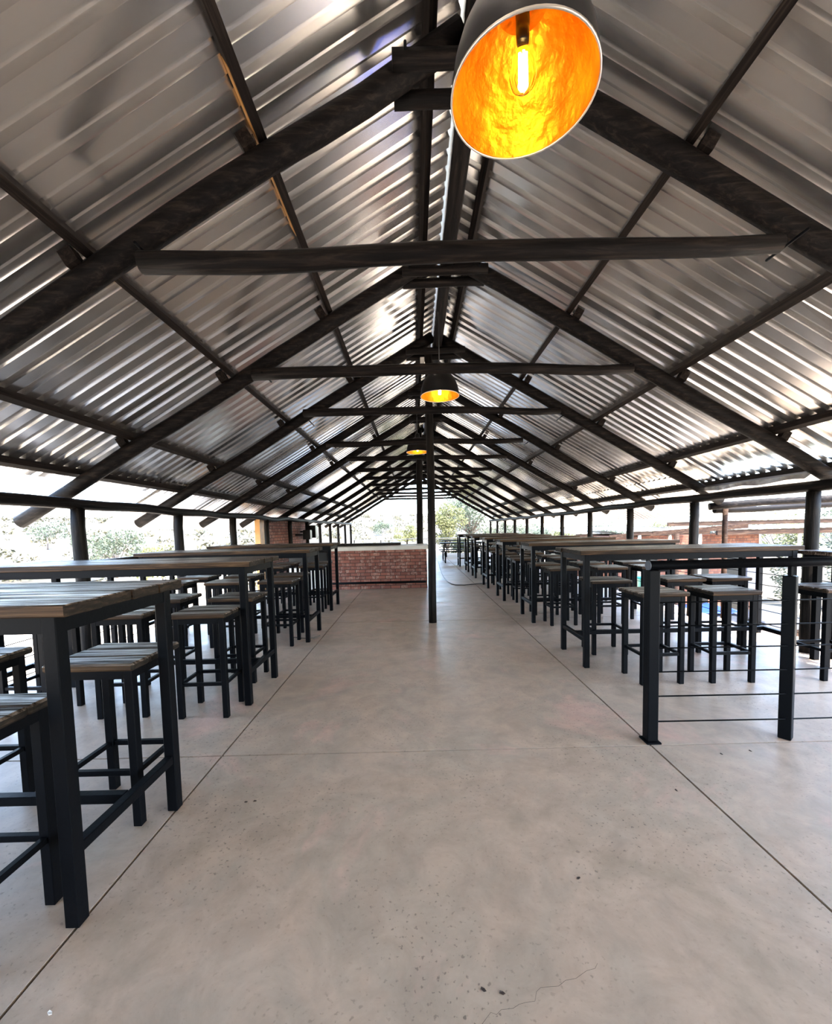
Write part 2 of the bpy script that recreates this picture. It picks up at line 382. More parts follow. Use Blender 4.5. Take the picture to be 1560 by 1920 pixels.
# ------------------------------------------------------------------ purlins, ridge pole, wall plates
def purl(side, d, label, w=.05, h=.076):
    mb = MB(); z = rz(d); n = .074+h/2
    x = XR+side*(d+n*PM*CS); zz = z+n*CS
    mb.beam((x, -11.9, zz), (x, YEND-.1, zz), w, h, up=(side*PM, 0, 1))
    o = mb.build('purlin', M_purl)
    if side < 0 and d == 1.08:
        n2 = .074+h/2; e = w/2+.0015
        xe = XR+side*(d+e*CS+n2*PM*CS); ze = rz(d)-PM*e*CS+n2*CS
        mb = MB(); mb.beam((xe, 2.05, ze), (xe, 3.15, ze), .003, h*.8, up=(side*PM, 0, 1))  # thin orange strip over a short stretch of this purlin's side
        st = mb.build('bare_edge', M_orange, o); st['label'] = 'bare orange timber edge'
    tag(o, label, 'purlin', 'sawn purlins under the roof sheets')
PUR = []
for s, sn, ds in ((-1, 'left', (.14, 1.08, 2.07, 3.09, 3.68)), (1, 'right', (.2, 1.18, 2.22, 3.24, 3.86))):
    for i, d in enumerate(ds):
        purl(s, d, [f'dark sawn purlin right beside the ridge pole on the {sn} slope', f'dark sawn purlin second below the ridge on the {sn} roof slope', f'dark sawn purlin midway down the {sn} roof slope', f'dark sawn purlin above the lowest one on the {sn} roof slope', f'lowest dark purlin along the {sn} eave'][i])
mb = MB(); mb.pole((XR+.03, -11.9, 3.945), (XR+.03, ty(11)+.2, 3.945), .062, 5, bow=.02, seg=60)
tag(mb.build('ridge_pole', M_logy), 'dark round pole running along under the roof ridge', 'ridge pole')
XLp, XRp = -3.418, 4.055
for x, z, lab, sd in ((XLp, 1.70, 'dark round wall plate pole along the left eave on the posts', 31), (XRp, 1.70, 'dark round wall plate pole along the right eave on the posts', 32)):
    mb = MB(); mb.pole((x, -11.8, z), (x, ty(11)+.15, z), .056, sd, bow=.03, seg=110)
    tag(mb.build('wall_plate', M_logy), lab, 'beam')

# ------------------------------------------------------------------ posts
for s, sn, x in ((-1, 'left', XLp), (1, 'right', XRp)):
    for k in range(1, NT):
        mb = MB(); mb.pole((x, ty(k), 0), (x+.01, ty(k), 1.66), .066 if k < 4 else .06, 200+k+40*s, .06 if k < 4 else .055, bow=.012, seg=9)
        nm = ['', 'nearest', 'second', 'third', 'fourth', 'fifth', 'sixth', 'seventh', 'eighth', 'ninth', 'tenth', 'farthest'][k]
        tag(mb.build('timber_post', M_logz), f'{nm} dark log post {"from the camera " if 1 < k < 11 else ""}along the {sn} side of the hall', 'post', f'log posts along the {sn} eave')
mb = MB(); mb.pole((.236, ty(2)-.02, 0), (.25, ty(2)-.02, 3.9), .0585, 301, .052, bow=.012, seg=14)
tag(mb.build('timber_post', M_logz), 'tall black post standing in the aisle before the brick bar counter', 'post')
mb = MB(); mb.pole((.12, 11.0, 0), (.17, 11.0, 3.92), .083, 302, .08, bow=.01, seg=14)
tag(mb.build('timber_post', M_logz), 'tall dark post rising behind the pale bar counter top', 'post')

mb = MB(); mb.box((.135, ty(2)-.05, 3.62), (.195, ty(2)+.01, 3.78), bev=.004)
tag(mb.build('junction_box', M_white), 'small pale junction box high on the tall aisle post under the ridge', 'box')
# ------------------------------------------------------------------ hanging lamps
def lamp(x, y, z, label, cordtop=3.89):
    t = thing('pendant_lamp', label, 'lamp', (x, y, z), 0, 'black dome pendant lamps with gold lining')
    R = .226; H = .31
    prof = [(R, 0), (.224, .04), (.214, .095), (.196, .15), (.168, .205), (.130, .248), (.086, .282), (.05, .30), (.044, .34), (.036, .375), (.012, .385), (0, .385)]
    mb = MB(); mb.lathe(prof, 56); mb.build('lamp_shade', M_lampb, t)
    pin = [(R-.004, .002)]+[(max(.0, r-.006), h-.004) for r, h in prof[1:8]]+[(0, .294)]
    mb = MB(); mb.lathe(pin, 56); mb.build('shade_lining', M_brass, t)
    mb = MB(); mb.lathe([(R-.003, -.003), (R+.002, -.003), (R+.002, .004), (R-.003, .004)], 56, close=True); mb.build('shade_rim', M_rim, t)
    mb = MB(); mb.lathe([(.078, .262), (.078, .278), (0, .278)], 32, close=False); mb.lathe([(.078, .262), (0, .262)], 32); mb.build('canopy_plate', M_brass, t)
    mb = MB(); mb.lathe([(0, .155), (.019, .155), (.021, .19), (.021, .262), (0, .262)], 20); mb.build('bulb_socket', M_lampb, t)
    mb = MB(); mb.lathe([(0, .012), (.018, .015), (.036, .032), (.042, .058), (.038, .085), (.026, .115), (.016, .14), (.015, .155)], 28); mb.build('bulb', M_glass, t)
    mb = MB()
    for q in range(4):
        a = q*math.pi/2; mb.tube([(.011*math.cos(a), .011*math.sin(a), .045), (.008*math.cos(a), .008*math.sin(a), .118)], .0035, 6)
    mb.build('filament', M_fil, t)
    mb = MB(); mb.tube([(0, 0, .38), (0, 0, max(.45, cordtop-z))], .006, 8); mb.build('cord', M_hose, t)
    pl = bpy.data.lights.new('bulb_light', 'POINT'); pl.energy = LP; pl.color = (1, .5, .12); pl.shadow_soft_size = .02
    po = bpy.data.objects.new('bulb_light', pl); COL.objects.link(po); po.parent = t; po.location = (0, 0, .03)
LP = .14
lamp(.375, 1.40, 2.735, 'large near pendant lamp, black dome with glowing gold inside', 3.885)
lamp(.335, 5.0, 2.925, 'second pendant lamp, black dome hanging before the tall aisle post', 3.885)
lamp(.10, 8.6, 2.93, 'farthest pendant lamp, small dome partly hidden behind the aisle post', 3.885+.1)

# ------------------------------------------------------------------ bar tables
def table_proto(L=2.2, D=.64, H=1.15):
    t = bpy.data.objects.new('bar_table', None); COL.objects.link(t)
    th = .042; zt = H-th
    n = 4; mb = MB()
    for i in range(n):
        y0 = -D/2+D*i/n; y1 = -D/2+D*(i+1)/n
        mb.box((-L/2+.006*((i*7) % 3), y0+.0015, zt), (L/2-.006*((i*5) % 3), y1-.0015, H), bev=.004)
    top = mb.build('tabletop', [M_wood, M_woodedge, M_endgrain], t)
    for f in top.data.polygons:
        if f.normal.z < .5: f.material_index = 2 if abs(f.normal.x) > .5 else 1
    lx, ly, w = L/2-.075, D/2-.045, .05
    for sx in (-1, 1):
        for sy in (-1, 1):
            mb = MB(); mb.box((sx*lx-w/2, sy*ly-w/2, 0), (sx*lx+w/2, sy*ly+w/2, zt-.0), bev=.003); mb.build('leg', M_steel, t)
    mb = MB()
    for sy in (-1, 1): mb.box((-lx+w/2, sy*ly-.02, zt-.06), (lx-w/2, sy*ly+.02, zt))
    for sx in (-1, 1): mb.box((sx*lx-.02, -ly+w/2, zt-.06), (sx*lx+.02, ly-w/2, zt))
    mb.build('top_frame', M_steel, t)
    mb = MB()
    for sx in (-1, 1): mb.box((sx*lx-.02, -ly+w/2, .245), (sx*lx+.02, ly-w/2, .285), bev=.003)
    mb.box((-lx+.02, -.02, .245), (lx-.02, .02, .285), bev=.003)
    mb.build('foot_rail', M_steel, t)
    return t
proto_r = table_proto(2.12, .70, 1.135); proto_l = table_proto(2.15, .70, 1.155)
used = {}
def place_table(pr, x, y, row, idx):
    o = pr if pr.name not in used else copy_tree(pr)
    used[pr.name] = 1
    o.location = (x, y, 0)
    nm = ['nearest', 'second', 'third', 'fourth', 'fifth', 'sixth', 'seventh'][idx]
    if row == 'left' and idx == 3: nm = 'farthest'
    if row == 'right' and idx == 6: nm = 'farthest'
    fr = ' from the camera' if nm not in ('nearest', 'farthest') else ''
    tag(o, f'{nm} tall plank bar table{fr} in the {row} row of the hall', 'table', f'tall bar tables in the {row} row')
    return nm
# ------------------------------------------------------------------ bar stools
def stool_proto():
    t = bpy.data.objects.new('bar_stool', None); COL.objects.link(t)
    H = .795; th = .036; w, d = .42, .385
    mb = MB()
    for i in range(3):
        mb.box((-w/2, -d/2+d*i/3+.0012, H-th), (w/2, -d/2+d*(i+1)/3-.0012, H), bev=.009)
    st = mb.build('seat', [M_wood, M_woodedge, M_endgrain], t)
    for f in st.data.polygons:
        if f.normal.z < .5: f.material_index = 2 if abs(f.normal.x) > .5 else 1
    lx, ly, q = .165, .145, .040; zt = H-th
    for sx in (-1, 1):
        for sy in (-1, 1):
            mb = MB(); mb.box((sx*lx-q/2, sy*ly-q/2, 0), (sx*lx+q/2, sy*ly+q/2, zt), bev=.003); mb.build('leg', M_steel, t)
    mb = MB()
    for s in (-1, 1):
        mb.box((-lx+q/2, s*ly-.018, zt-.045), (lx-q/2, s*ly+.018, zt)); mb.box((s*lx-.018, -ly+q/2, zt-.045), (s*lx+.018, ly-q/2, zt))
    mb.build('seat_frame', M_steel, t)
    for s in (-1, 1):
        mb = MB(); mb.box((-lx+q/2, s*ly-.012, .245), (lx-q/2, s*ly+.012, .27), bev=.002); mb.build('stretcher', M_steel, t)
        mb = MB(); mb.box((s*lx-.012, -ly+q/2, .245), (s*lx+.012, ly-q/2, .27), bev=.002); mb.build('stretcher', M_steel, t)
    return t
proto_s = stool_proto()
POS = ['aisle end', 'middle', 'outer end']
rs = random.Random(11)
def place_stool(x, y, row, tn, side, pos):
    o = proto_s if 'stool' not in used else copy_tree(proto_s)
    used['stool'] = 1
    o.location = (x, y, 0); o.rotation_euler = (0, 0, math.radians(rs.uniform(-2.2, 2.2)))
    tag(o, f'wooden bar stool, {POS[pos]}, {side} side of the {tn} table in the {row} row', 'stool', f'bar stools around the {row} tables')
# left row
LT = [(-2.24, 1.715), (-2.36, 3.57), (-2.355, 5.41), (-2.465, 7.42)]
for i, (x, y) in enumerate(LT):
    nm = place_table(proto_l, x, y, 'left', i)
    yn, yf = y-.36, y+.32
    xa = x+.77
    near = [xa, xa-.64, xa-1.32]
    if i == 0: yn, yf, near, far = 1.355, 2.04, [-1.565, -2.3, -3.0], [-1.51, -2.28, -2.95]
    elif i == 1: near = [-1.61, -2.24, -2.93]; far = [-1.665, -2.32, -2.98]; yn, yf = 3.205, 3.89
    elif i == 2: near = [-1.67, -2.31, -2.96]; far = [-1.72, -2.37, -2.99]; yn, yf = 5.10, 5.76
    else: near = [-1.76, -2.4, -3.05]; far = [-1.8, -2.42, -3.02]; yn, yf = 7.12, 7.80
    for q in range(3):
        place_stool(near[q], yn+rs.uniform(-.02, .02), 'left', nm, 'near', q)
        place_stool(far[q], yf+rs.uniform(-.02, .02), 'left', nm, 'far', q)
# right row
for i in range(7):
    y = [4.25, 6.155, 7.95, 9.59, 11.5, 13.1, 15.0][i]
    x = [2.615, 2.65, 2.62, 2.61, 2.61, 2.62, 2.57][i]
    nm = place_table(proto_r, x, y, 'right', i)
    if i == 0: near = [2.08, 2.69, 3.63]; yn = 3.625; far = [2.04, 2.81, 3.28]; yf = 4.46
    else:
        near = [2.01+rs.uniform(-.04, .04), 2.65+rs.uniform(-.05, .05), 3.3+rs.uniform(-.05, .05)]; yn = y-.365; yf = y+.34
        far = [2.04+rs.uniform(-.04, .04), 2.7+rs.uniform(-.05, .05), 3.32+rs.uniform(-.05, .05)]
    for q in range(3):
        place_stool(near[q], yn, 'right', nm, 'near', q); place_stool(far[q], yf+rs.uniform(-.01, .01), 'right', nm, 'far', q)

# ------------------------------------------------------------------ front right railing
t = thing('cable_railing', 'black steel railing with cables at the right front of the seating', 'railing', (0, 2.555, 0))
mb = MB(); mb.box((1.43, -.033, .012), (1.496, .033, 1.09), bev=.004); p = mb.build('post', M_steel, t)
mb = MB(); mb.box((1.418, -.05, 0), (1.508, .05, .012), bev=.002); mb.build('base_plate', M_steel, p)
for px in (2.322, 3.19):
    mb = MB(); mb.box((px-.033, -.033, 0), (px+.033, .033, 1.035), bev=.004, rot=Matrix.Rotation(math.radians(38), 4, 'Z')); p = mb.build('post', M_steel, t)
    mb = MB(); mb.box((px-.006, -.012, 1.03), (px+.006, .012, 1.10)); mb.build('bracket', M_steel, p)
mb = MB(); mb.tube([(1.44, 0, 1.118), (4.0, 0, 1.118)], .029, 20); hr = mb.build('handrail', M_steel, t)
mb = MB(); mb.tube([(1.434, 0, 1.118), (1.441, 0, 1.118)], .03, 20); mb.build('end_cap', M_greyp, hr)
for z in (.136, .298, .453, .603, .741, .889):
    mb = MB(); mb.tube([(1.46, -.02, z), (2.322, -.02, z-.004), (3.19, -.02, z), (4.0, -.02, z)], .0045, 6); mb.build('cable', M_steel, t)
# side railings
def side_rail(x, y0, y1, label, rail, ext):
    t = thing('cable_railing', label, 'railing', (x, 0, 0))
    if rail:
        mb = MB(); mb.box((-.05, y0, 1.075), (.05, y1, 1.11), bev=.004); mb.build('handrail', M_purl, t)
    for z in (.136, .298, .453, .603, .741, .889):
        mb = MB(); mb.tube([(0, y0, z), (0, (y0+y1)/2, z-.006), (0, y1, z)], .0045, 6); mb.build('cable', M_steel, t)
    y = y0+ext
    while y < y1:
        mb = MB(); mb.box((-.025, y-.025, 0), (.025, y+.025, 1.075 if rail else 1.02), bev=.003); mb.build('post', M_steel, t); y += TS
side_rail(XLp-.15, -1.5, 9.55, 'cable railing with flat dark top rail along the left edge', True, .95)
side_rail(XRp+.15, 2.3, 22.3, 'cable railing with thin steel posts along the right edge', False, .95)
t = thing('cable_railing', 'thin pale railing across the far open end beyond the tables', 'railing', (0, 22.3, 0))
mb = MB(); mb.tube([(-3.28, 0, .82), (3.9, 0, .82)], .025, 10); mb.build('handrail', M_rim, t)
for i in range(6):
    mb = MB(); mb.box((-3.26+i*1.42, -.02, 0), (-3.22+i*1.42, .02, .8)); mb.build('post', M_steel, t)

# ------------------------------------------------------------------ bar counter
t = thing('bar_counter', 'red brick bar counter with pale slab top behind the aisle post', 'bar counter', (0, 9.6, 0))
mb = MB(); mb.box((-1.98, 0, 0), (.27, .23, .90)); mb.box((.04, .23, 0), (.27, .95, .90)); mb.build('brick_front', M_brick, t)
mb = MB(); mb.box((-1.98, -.05, .90), (.32, 1.0, .99), bev=.006); mb.build('counter_slab', M_white, t)
mb = MB(); mb.box((-3.05, .45, .99), (-.35, .85, 1.045), bev=.005); mb.box((-3.05, .5, .6), (-1.98, .6, .99)); mb.build('timber_ledge', M_purl, t)
mb = MB(); mb.box((-2.2, 1.9, .96), (-.9, 2.3, 1.0), bev=.004); mb.box((-2.2, 1.95, 0), (-.9, 2.2, .96)); mb.build('back_counter', M_purl, t)
mb = MB(); mb.tube([(-1.95, -.11, .16), (.24, -.11, .16)], .026, 12)
for x in (-1.7, -.9, -.1): mb.tube([(x, -.11, .16), (x, .01, .16)], .012, 8)
mb.build('foot_rail', M_steel, t)
t = thing('cooler', 'black under-counter cooler left of the brick bar counter', 'cooler', (-2.5, 9.88, 0))
mb = MB(); mb.box((-.45, -.2, .52), (.46, .19, .88), bev=.01); mb.build('body', M_lampb, t)  # plain black box set on a pale plinth
mb = MB(); mb.box((-.45, -.2, 0), (.46, .19, .52)); mb.build('plinth', M_white, t)

mb = MB(); mb.box((-3.7, -12.2, 0), (4.3, -12.0, 1.6)); mb.beam((-3.3, -12.1, 1.7), (4.0, -12.1, 1.7), .2, .3)  # unseen end and side walls, added to block light from behind
for q in range(8): mb.beam((XR-3.7*(1-q/8), -12.1, 1.85+q*.27), (XR+3.7*(1-q/8), -12.1, 1.85+q*.27), .2, .28)
mb.box((-3.72, -12.0, -.3), (-3.5, -5.0, 1.66)); mb.box((4.12, -12.0, -.3), (4.34, -5.0, 1.66))
struct(mb.build('wall_back', M_brick), 'brick walls around the end of the hall behind the viewer')
# left brick wall with its fittings
mb = MB(); mb.box((-3.78, 10.15, -.4), (-3.56, 13.75, 1.72)); struct(mb.build('wall_left', M_brick), 'red brick wall panel at the far left eave')
mb = MB(); mb.box((-3.52, 11.75, 0), (-3.555, 11.81, 1.64)); tag(mb.build('pipe', M_steel), 'thin dark upright strip on the far left brick wall', 'pipe')
t = thing('door_frame', 'orange varnished timber door jamb before the left brick wall', 'door frame', (-3.66, 9.9, 0))
mb = MB(); mb.box((-.06, -.18, -.3), (.06, .1, 1.72)); mb.build('jamb', M_orange, t)
for (y, z, l) in ((12.45, 1.27, 'smaller black box speaker on the left brick wall'), (13.0, 1.36, 'larger black box speaker nearest the end of the left brick wall')):
    t = thing('speaker', l, 'speaker', (-3.17, y, z))
    b = .11 if y < 12.8 else .15
    mb = MB(); mb.box((-b-.03, -b, -b*1.3), (b-.03, b, b*1.3), bev=.01); mb.build('body', M_lampb, t)
    mb = MB(); mb.beam((-.39, 0, 0), (-b, 0, 0), .04, .04); mb.build('bracket', M_steel, t)

# small ledge at the nearest right post
t = thing('ledge_table', 'small timber ledge table on dark frame at the right edge before nearest post', 'table', (3.97, 3.75, 0))
mb = MB(); mb.box((-.21, -.33, 1.045), (.19, .33, 1.08), bev=.004); mb.build('tabletop', M_wood, t)
mb = MB(); mb.box((-.17, -.29, .985), (.15, .29, 1.045)); mb.build('top_frame', M_steel, t)
for sx in (-.06, .125):
    for sy in (-.265, .265):
        mb = MB(); mb.box((sx-.025, sy-.025, 0), (sx+.025, sy+.025, .985)); mb.build('leg', M_steel, t)
# flashing and side poles at the right
mb = MB(); rows = []
for i in range(15):
    y = 4.3+i*.12; w = .02*noise.noise((y*3, 2, 1)); rows.append([mb.bm.verts.new((4.02+w, y, 1.80+w)), mb.bm.verts.new((4.10-w, y, 1.86)), mb.bm.verts.new((4.28, y, 1.74+w))])
for a, b in zip(rows, rows[1:]):
    for q in range(2): mb.bm.faces.new((a[q], a[q+1], b[q+1], b[q]))
o = mb.build('flashing', M_galv); o.modifiers.new('thickness', 'SOLIDIFY').thickness = .002
tag(o, 'crumpled metal flashing strip lying on the right wall plate pole', 'flashing')
t = thing('pergola_frame', 'dark pole frame of a lean-to just outside the nearest right post', 'pergola', (4.5, 6.15, 0))
def wp(x, y): return Vector((x-4.5, y-6.15, 0))
mb = MB(); mb.pole((-.15, 0, 1.60), (2.3, -.9, 1.70), .05, 81); mb.build('beam', M_logx, t)
mb = MB(); mb.pole((.0, .1, 1.55), (2.4, .1, 1.60), .045, 82); mb.build('beam', M_logx, t)
mb = MB(); mb.pole((.13, .05, -1.6), (.13, .05, 1.58), .035, 83); mb.build('post', M_fascia, t)
mb = MB(); mb.pole((2.35, -.4, -1.6), (2.35, -.4, 1.66), .05, 84); mb.build('post', M_logz, t)

# ------------------------------------------------------------------ picnic tables at the far end
def picnic(x, y, label):
    t = thing('picnic_table', label, 'picnic table', (x, y, 0), 0, 'picnic tables at the far end')
    mb = MB()
    for i in range(4): mb.box((-.9, -.36+i*.18+.004, .74), (.9, -.36+(i+1)*.18-.004, .78))
    mb.build('tabletop', M_steel, t)
    for s in (-1, 1):
        mb = MB(); mb.box((-.9, s*.68-.14, .44), (.9, s*.68+.14, .475)); mb.build('bench_seat', M_steel, t)
    for sx in (-.72, .72):
        mb = MB()
        mb.box((sx-.02, -.8, .40), (sx+.02, .8, .44)); mb.box((sx-.02, -.35, .70), (sx+.02, .35, .74))
        for sy in (-.68, .68): mb.box((sx-.025, sy-.025, 0), (sx+.025, sy+.025, .44))
        for sy in (-.28, .28): mb.box((sx-.02, sy-.02, .44), (sx+.02, sy+.02, .74))
        mb.box((sx-.02, -.7, .03), (sx+.02, .7, .06))
        mb.build('leg_frame', M_steel, t)
picnic(1.9, 16.9, 'dark picnic table nearer of two at the far end of the aisle')
picnic(2.2, 20.3, 'dark picnic table farther of two by the far open end')

# ------------------------------------------------------------------ things on the floor
hp = [(.98, 19.0), (.92, 16.5), (.83, 14), (.79, 12.6), (.785, 11.5), (.81, 10.6), (.87, 10.1), (.95, 9.9), (1.15, 9.84), (1.35, 9.95), (1.55, 10.05), (1.8, 10.13)]
mb = MB(); mb.tube([(x, y, .009) for x, y in hp], .009, 8); tag(mb.build('cable', M_hose), 'black cable curving over the floor to the right tables', 'cable')
mb = MB(); mb.tube([(-1.6, 5.33, .007), (-1.45, 5.27, .007), (-1.33, 5.275, .007), (-1.27, 5.38, .012)], .007, 6); tag(mb.build('twig', M_bark), 'thin dark twig on the floor by the third left table', 'twig')
leafpts = [(.174, 1.158), (.228, 1.148), (1.793, 2.386), (1.986, 2.412), (1.319, 2.061), (.608, 1.542), (-.898, 2.053), (-.854, 2.059), (-1.091, 1.126)]
leaflab = ['dark dry leaf scrap on the near floor, left of two', 'dark dry leaf scrap on the near floor, right of two', 'dark leaf scrap below the railing between its two posts', 'dark leaf scrap below the railing near its second post',
           'dark leaf scrap along the right floor joint before the railing', 'lone dark leaf scrap mid floor in the near slab', 'left scrap of a leaf pair beside the left floor joint', 'right scrap of a leaf pair beside the left floor joint', 'pale scrap at the bottom left corner of the floor']
for i, (x, y) in enumerate(leafpts):
    mb = MB(); a = rs.uniform(0, 3); w = .009
    pts = [(-w, 0, .001), (-.3*w, .55*w, .003), (w, .25*w, .002), (.9*w, -.3*w, .004), (-.2*w, -.5*w, .0015)]
    vs = [mb.bm.verts.new((x+p[0]*math.cos(a)-p[1]*math.sin(a), y+p[0]*math.sin(a)+p[1]*math.cos(a), p[2])) for p in pts]
    vb = [mb.bm.verts.new((v.co.x, v.co.y, 0)) for v in vs]
    mb.bm.faces.new(vs); mb.bm.faces.new(list(reversed(vb)))
    for q in range(5): mb.bm.faces.new((vs[q], vb[q], vb[(q+1) % 5], vs[(q+1) % 5]))
    tag(mb.build('leaf_scrap', M_white if i == 8 else M_leafbit), leaflab[i], 'leaf', 'scraps on the floor')

# ------------------------------------------------------------------ land outside
def sst(a, b, x):
    t = min(1, max(0, (x-a)/(b-a))); return t*t*(3-2*t)
def gz(x, y):
    d = math.hypot(x, y-8); r = sst(2, 7, x-.12*max(0, y-12))
    left = -.45+.062*max(0, d-14)+.6*noise.noise((x*.03, y*.03, 1))*sst(15, 50, d)
    right = -1.6+.03*max(0, d-30)+.4*noise.noise((x*.03, y*.03, 3))*sst(15, 50, d)
    z = left*(1-r)+right*r
    fx = max(-3.75-x, x-4.35, 0); fy = max(-12.1-y, y-22.6, 0); df = math.hypot(fx, fy)
    if df < .6: z = min(z, -.33)
    return z
mb = MB(); rows = []
NA = 180
rad = [0, 3, 5, 6.5, 8, 10, 12, 14, 17, 20, 24, 29, 35, 42, 50, 60, 72, 86, 100, 115, 130, 160, 220]
for r in rad:
    row = []
    for k in range(NA):
        a = 2*math.pi*k/NA; x = r*math.cos(a); y = 8+r*math.sin(a)
        z = gz(x, y)
        if r > 118: z = gz(118*math.cos(a), 8+118*math.sin(a))-.05*(r-118)
        row.append(mb.bm.verts.new((x, y, z)))
    rows.append(row)
for a, b in zip(rows, rows[1:]):
    for k in range(NA):
        try: mb.bm.faces.new((a[k], a[(k+1) % NA], b[(k+1) % NA], b[k])).smooth = True
        except ValueError: pass
bmesh.ops.remove_doubles(mb.bm, verts=mb.bm.verts, dist=1e-4)
gd = struct(mb.build('ground', [M_land, M_yard]), 'dry sandy hillside around the open hall')
for f in gd.data.polygons:
    c = f.center; ex = max(-3.75-c.x, c.x-4.35, 0); ey = max(-12-c.y, c.y-22.6, 0)
    if math.hypot(ex, ey) < 9: f.material_index = 1

def leaves(mb, c, r, n, size, rnd, flat=.75):
    for _ in range(n):
        while True:
            p = Vector((rnd.uniform(-1, 1), rnd.uniform(-1, 1), rnd.uniform(-1, 1)))
            if .25 < p.length < 1: break
        p = Vector((p.x*r, p.y*r, p.z*r*flat))+Vector(c)
        u = Vector((rnd.gauss(0, 1), rnd.gauss(0, 1), rnd.gauss(0, 1))).normalized(); v = u.orthogonal().normalized()
        s = size*rnd.uniform(.6, 1.3)
        q = [mb.bm.verts.new(p+u*s), mb.bm.verts.new(p+v*s*.45), mb.bm.verts.new(p-u*s), mb.bm.verts.new(p-v*s*.45)]
        mb.bm.faces.new(q)
def tree(x, y, h, cw, label, mat, seed, name='tree', trunk=.35, n=2600, size=.09, clumps=14):
    rnd = random.Random(seed); z = gz(x, y)
    t = thing(name, label, 'tree', (x, y, z))
    mb = MB(); ls = MB()
    mb.tube([(0, 0, -.2), (.03*h, 0, trunk*h*.5), (.01*h, .02*h, trunk*h)], .026*h, 8, taper=.018*h)
    for i in range(clumps):
        a = rnd.uniform(0, 6.28); rr = cw*.5*math.sqrt(rnd.random())*.85; zz = h*(trunk+(1-trunk)*rnd.uniform(.04, .88)*(1-.35*(rr/(cw*.5))**2))
        c = (rr*math.cos(a), rr*math.sin(a), zz)
        mb.tube([(.01*h, .02*h, trunk*h*.85), (c[0]*.5, c[1]*.5, (trunk*h+zz)/2), c], .009*h, 5, taper=.003*h)
        leaves(ls, c, cw*rnd.uniform(.17, .27), n//clumps, size, rnd)
    mb.build('trunk', M_bark, t); ls.build('foliage', mat, t, fix=False)
def at_angle(az, D): a = math.radians(az); return D*math.sin(a), D*math.cos(a)
x, y = at_angle(-41.4, 36); tree(x, y, 1.9, 2.6, 'small lone umbrella-shaped tree on the hillside left of nearest left post', M_leafg, 1, trunk=.5, n=700, size=.07, clumps=10)
x, y = at_angle(-35.8, 21); tree(x, y, 2.2, 2.3, 'leafy grey-green tree just right of the nearest left post', M_leafg, 2, n=2200, size=.06, trunk=.3)
x, y = at_angle(-31.5, 18.4); tree(x, y, 1.5, 1.9, 'yellow-green bushy tree below the left eave sheets', M_leafy, 3, n=1800, size=.06, trunk=.15)
x, y = at_angle(-1.2, 30); tree(x, y, 1.8, 1.7, 'small yellow-green tree beyond the bar, left of the rear post', M_leafy, 4, n=1500, size=.07, trunk=.25)
x, y = at_angle(-4.5, 42); tree(x, y, 1.4, 2.0, 'round pale bush far beyond the bar counter', M_leafg, 5, n=900, size=.08, trunk=.15)
x, y = at_angle(7.6, 30); tree(x, y, 4.7, 5.0, 'large grey-green tree at the far end right of the aisle post', M_leafg, 6, n=7500, size=.085, clumps=30, trunk=.2)
x, y = at_angle(4.4, 25.4); tree(x, y, 3.5, 2.2, 'yellow-green tree close beside the aisle post at the far end', M_leafy, 7, n=3600, size=.08, clumps=20, trunk=.1)
x, y = at_angle(12.6, 27); tree(x, y, 3.2, 3.0, 'spreading tree right of the large far tree before the end posts', M_leafg, 8, n=3000, size=.08, clumps=14, trunk=.12)
x, y = at_angle(11.0, 23.9); tree(x, y, 1.2, 1.6, 'low bush behind the far end railing under the spreading tree', M_leafg, 19, n=1800, size=.07, clumps=12, trunk=.06, name='bush')
x, y = at_angle(6.4, 23.7); tree(x, y, 1.3, 1.5, 'low yellowish bush behind the far end railing nearest the aisle', M_leafy, 9, n=2400, size=.07, clumps=14, trunk=.08, name='bush')
for i, (az, D, h, w) in enumerate([(16.0, 44, 3.4, 3.9), (20.9, 38, 3.0, 3.6), (25.4, 45, 3.5, 4.2), (30.6, 40, 3.2, 4.2), (36.5, 44, 4.4, 5.0), (41.4, 36, 4.0, 4.2), (45.6, 43, 4.4, 5.0)]):
    x, y = at_angle(az, D)
    tree(x, y, h, w, ['bushy tree seen beyond the far right posts, leftmost of the right tree line', 'bushy tree second from the left in the right tree line', 'bushy tree third from the left in the right tree line', 'bushy tree above the left end of the sheet roofs', 'yellowish tree above the sheet roofs, left of the nearest right post', 'tree above the sheet roofs just behind the nearest right post', 'tree rightmost at the frame edge beyond the nearest right post'][i], M_leafy if i % 2 else M_leafg, 20+i, n=1900, size=.13, trunk=.15)
for i, (az, D) in enumerate([(39.2, 19.2), (42.5, 18.6), (45.6, 19.2)]):
    x, y = at_angle(az, D); tree(x, y, 1.9, 1.05, ['shrub right beside the end of the outdoor brick building', 'shrub midway between brick building and nearest right post', 'shrub behind the foot of the nearest right post'][i], M_leafg, 40+i, n=1200, size=.05, trunk=.1, name='bush')
# scrub over the hillside
mb = MB(); rnd = random.Random(77)
for i in range(620):
    az = rnd.uniform(-50, 6) if i < 560 else rnd.uniform(6, 48); D = 15+85*rnd.random()**1.2
    x, y = at_angle(az, D)
    if -4.5 < x < 5 and y < 25: continue
    if az > 6 and D < 52: continue
    if any(math.hypot(x-o.location.x, y-o.location.y) < 2.2 for o in COL.objects if o.get('category') == 'tree'): continue
    r = rnd.uniform(.18, .62)*(.7+D/120); leaves(mb, (x, y, gz(x, y)+r*.35), r, 22, r*.28, rnd, .6)
o = mb.build('scrub', M_scrub, fix=False); tag(o, 'low dry scrub scattered over the sandy hillside', 'scrub', kind='stuff')

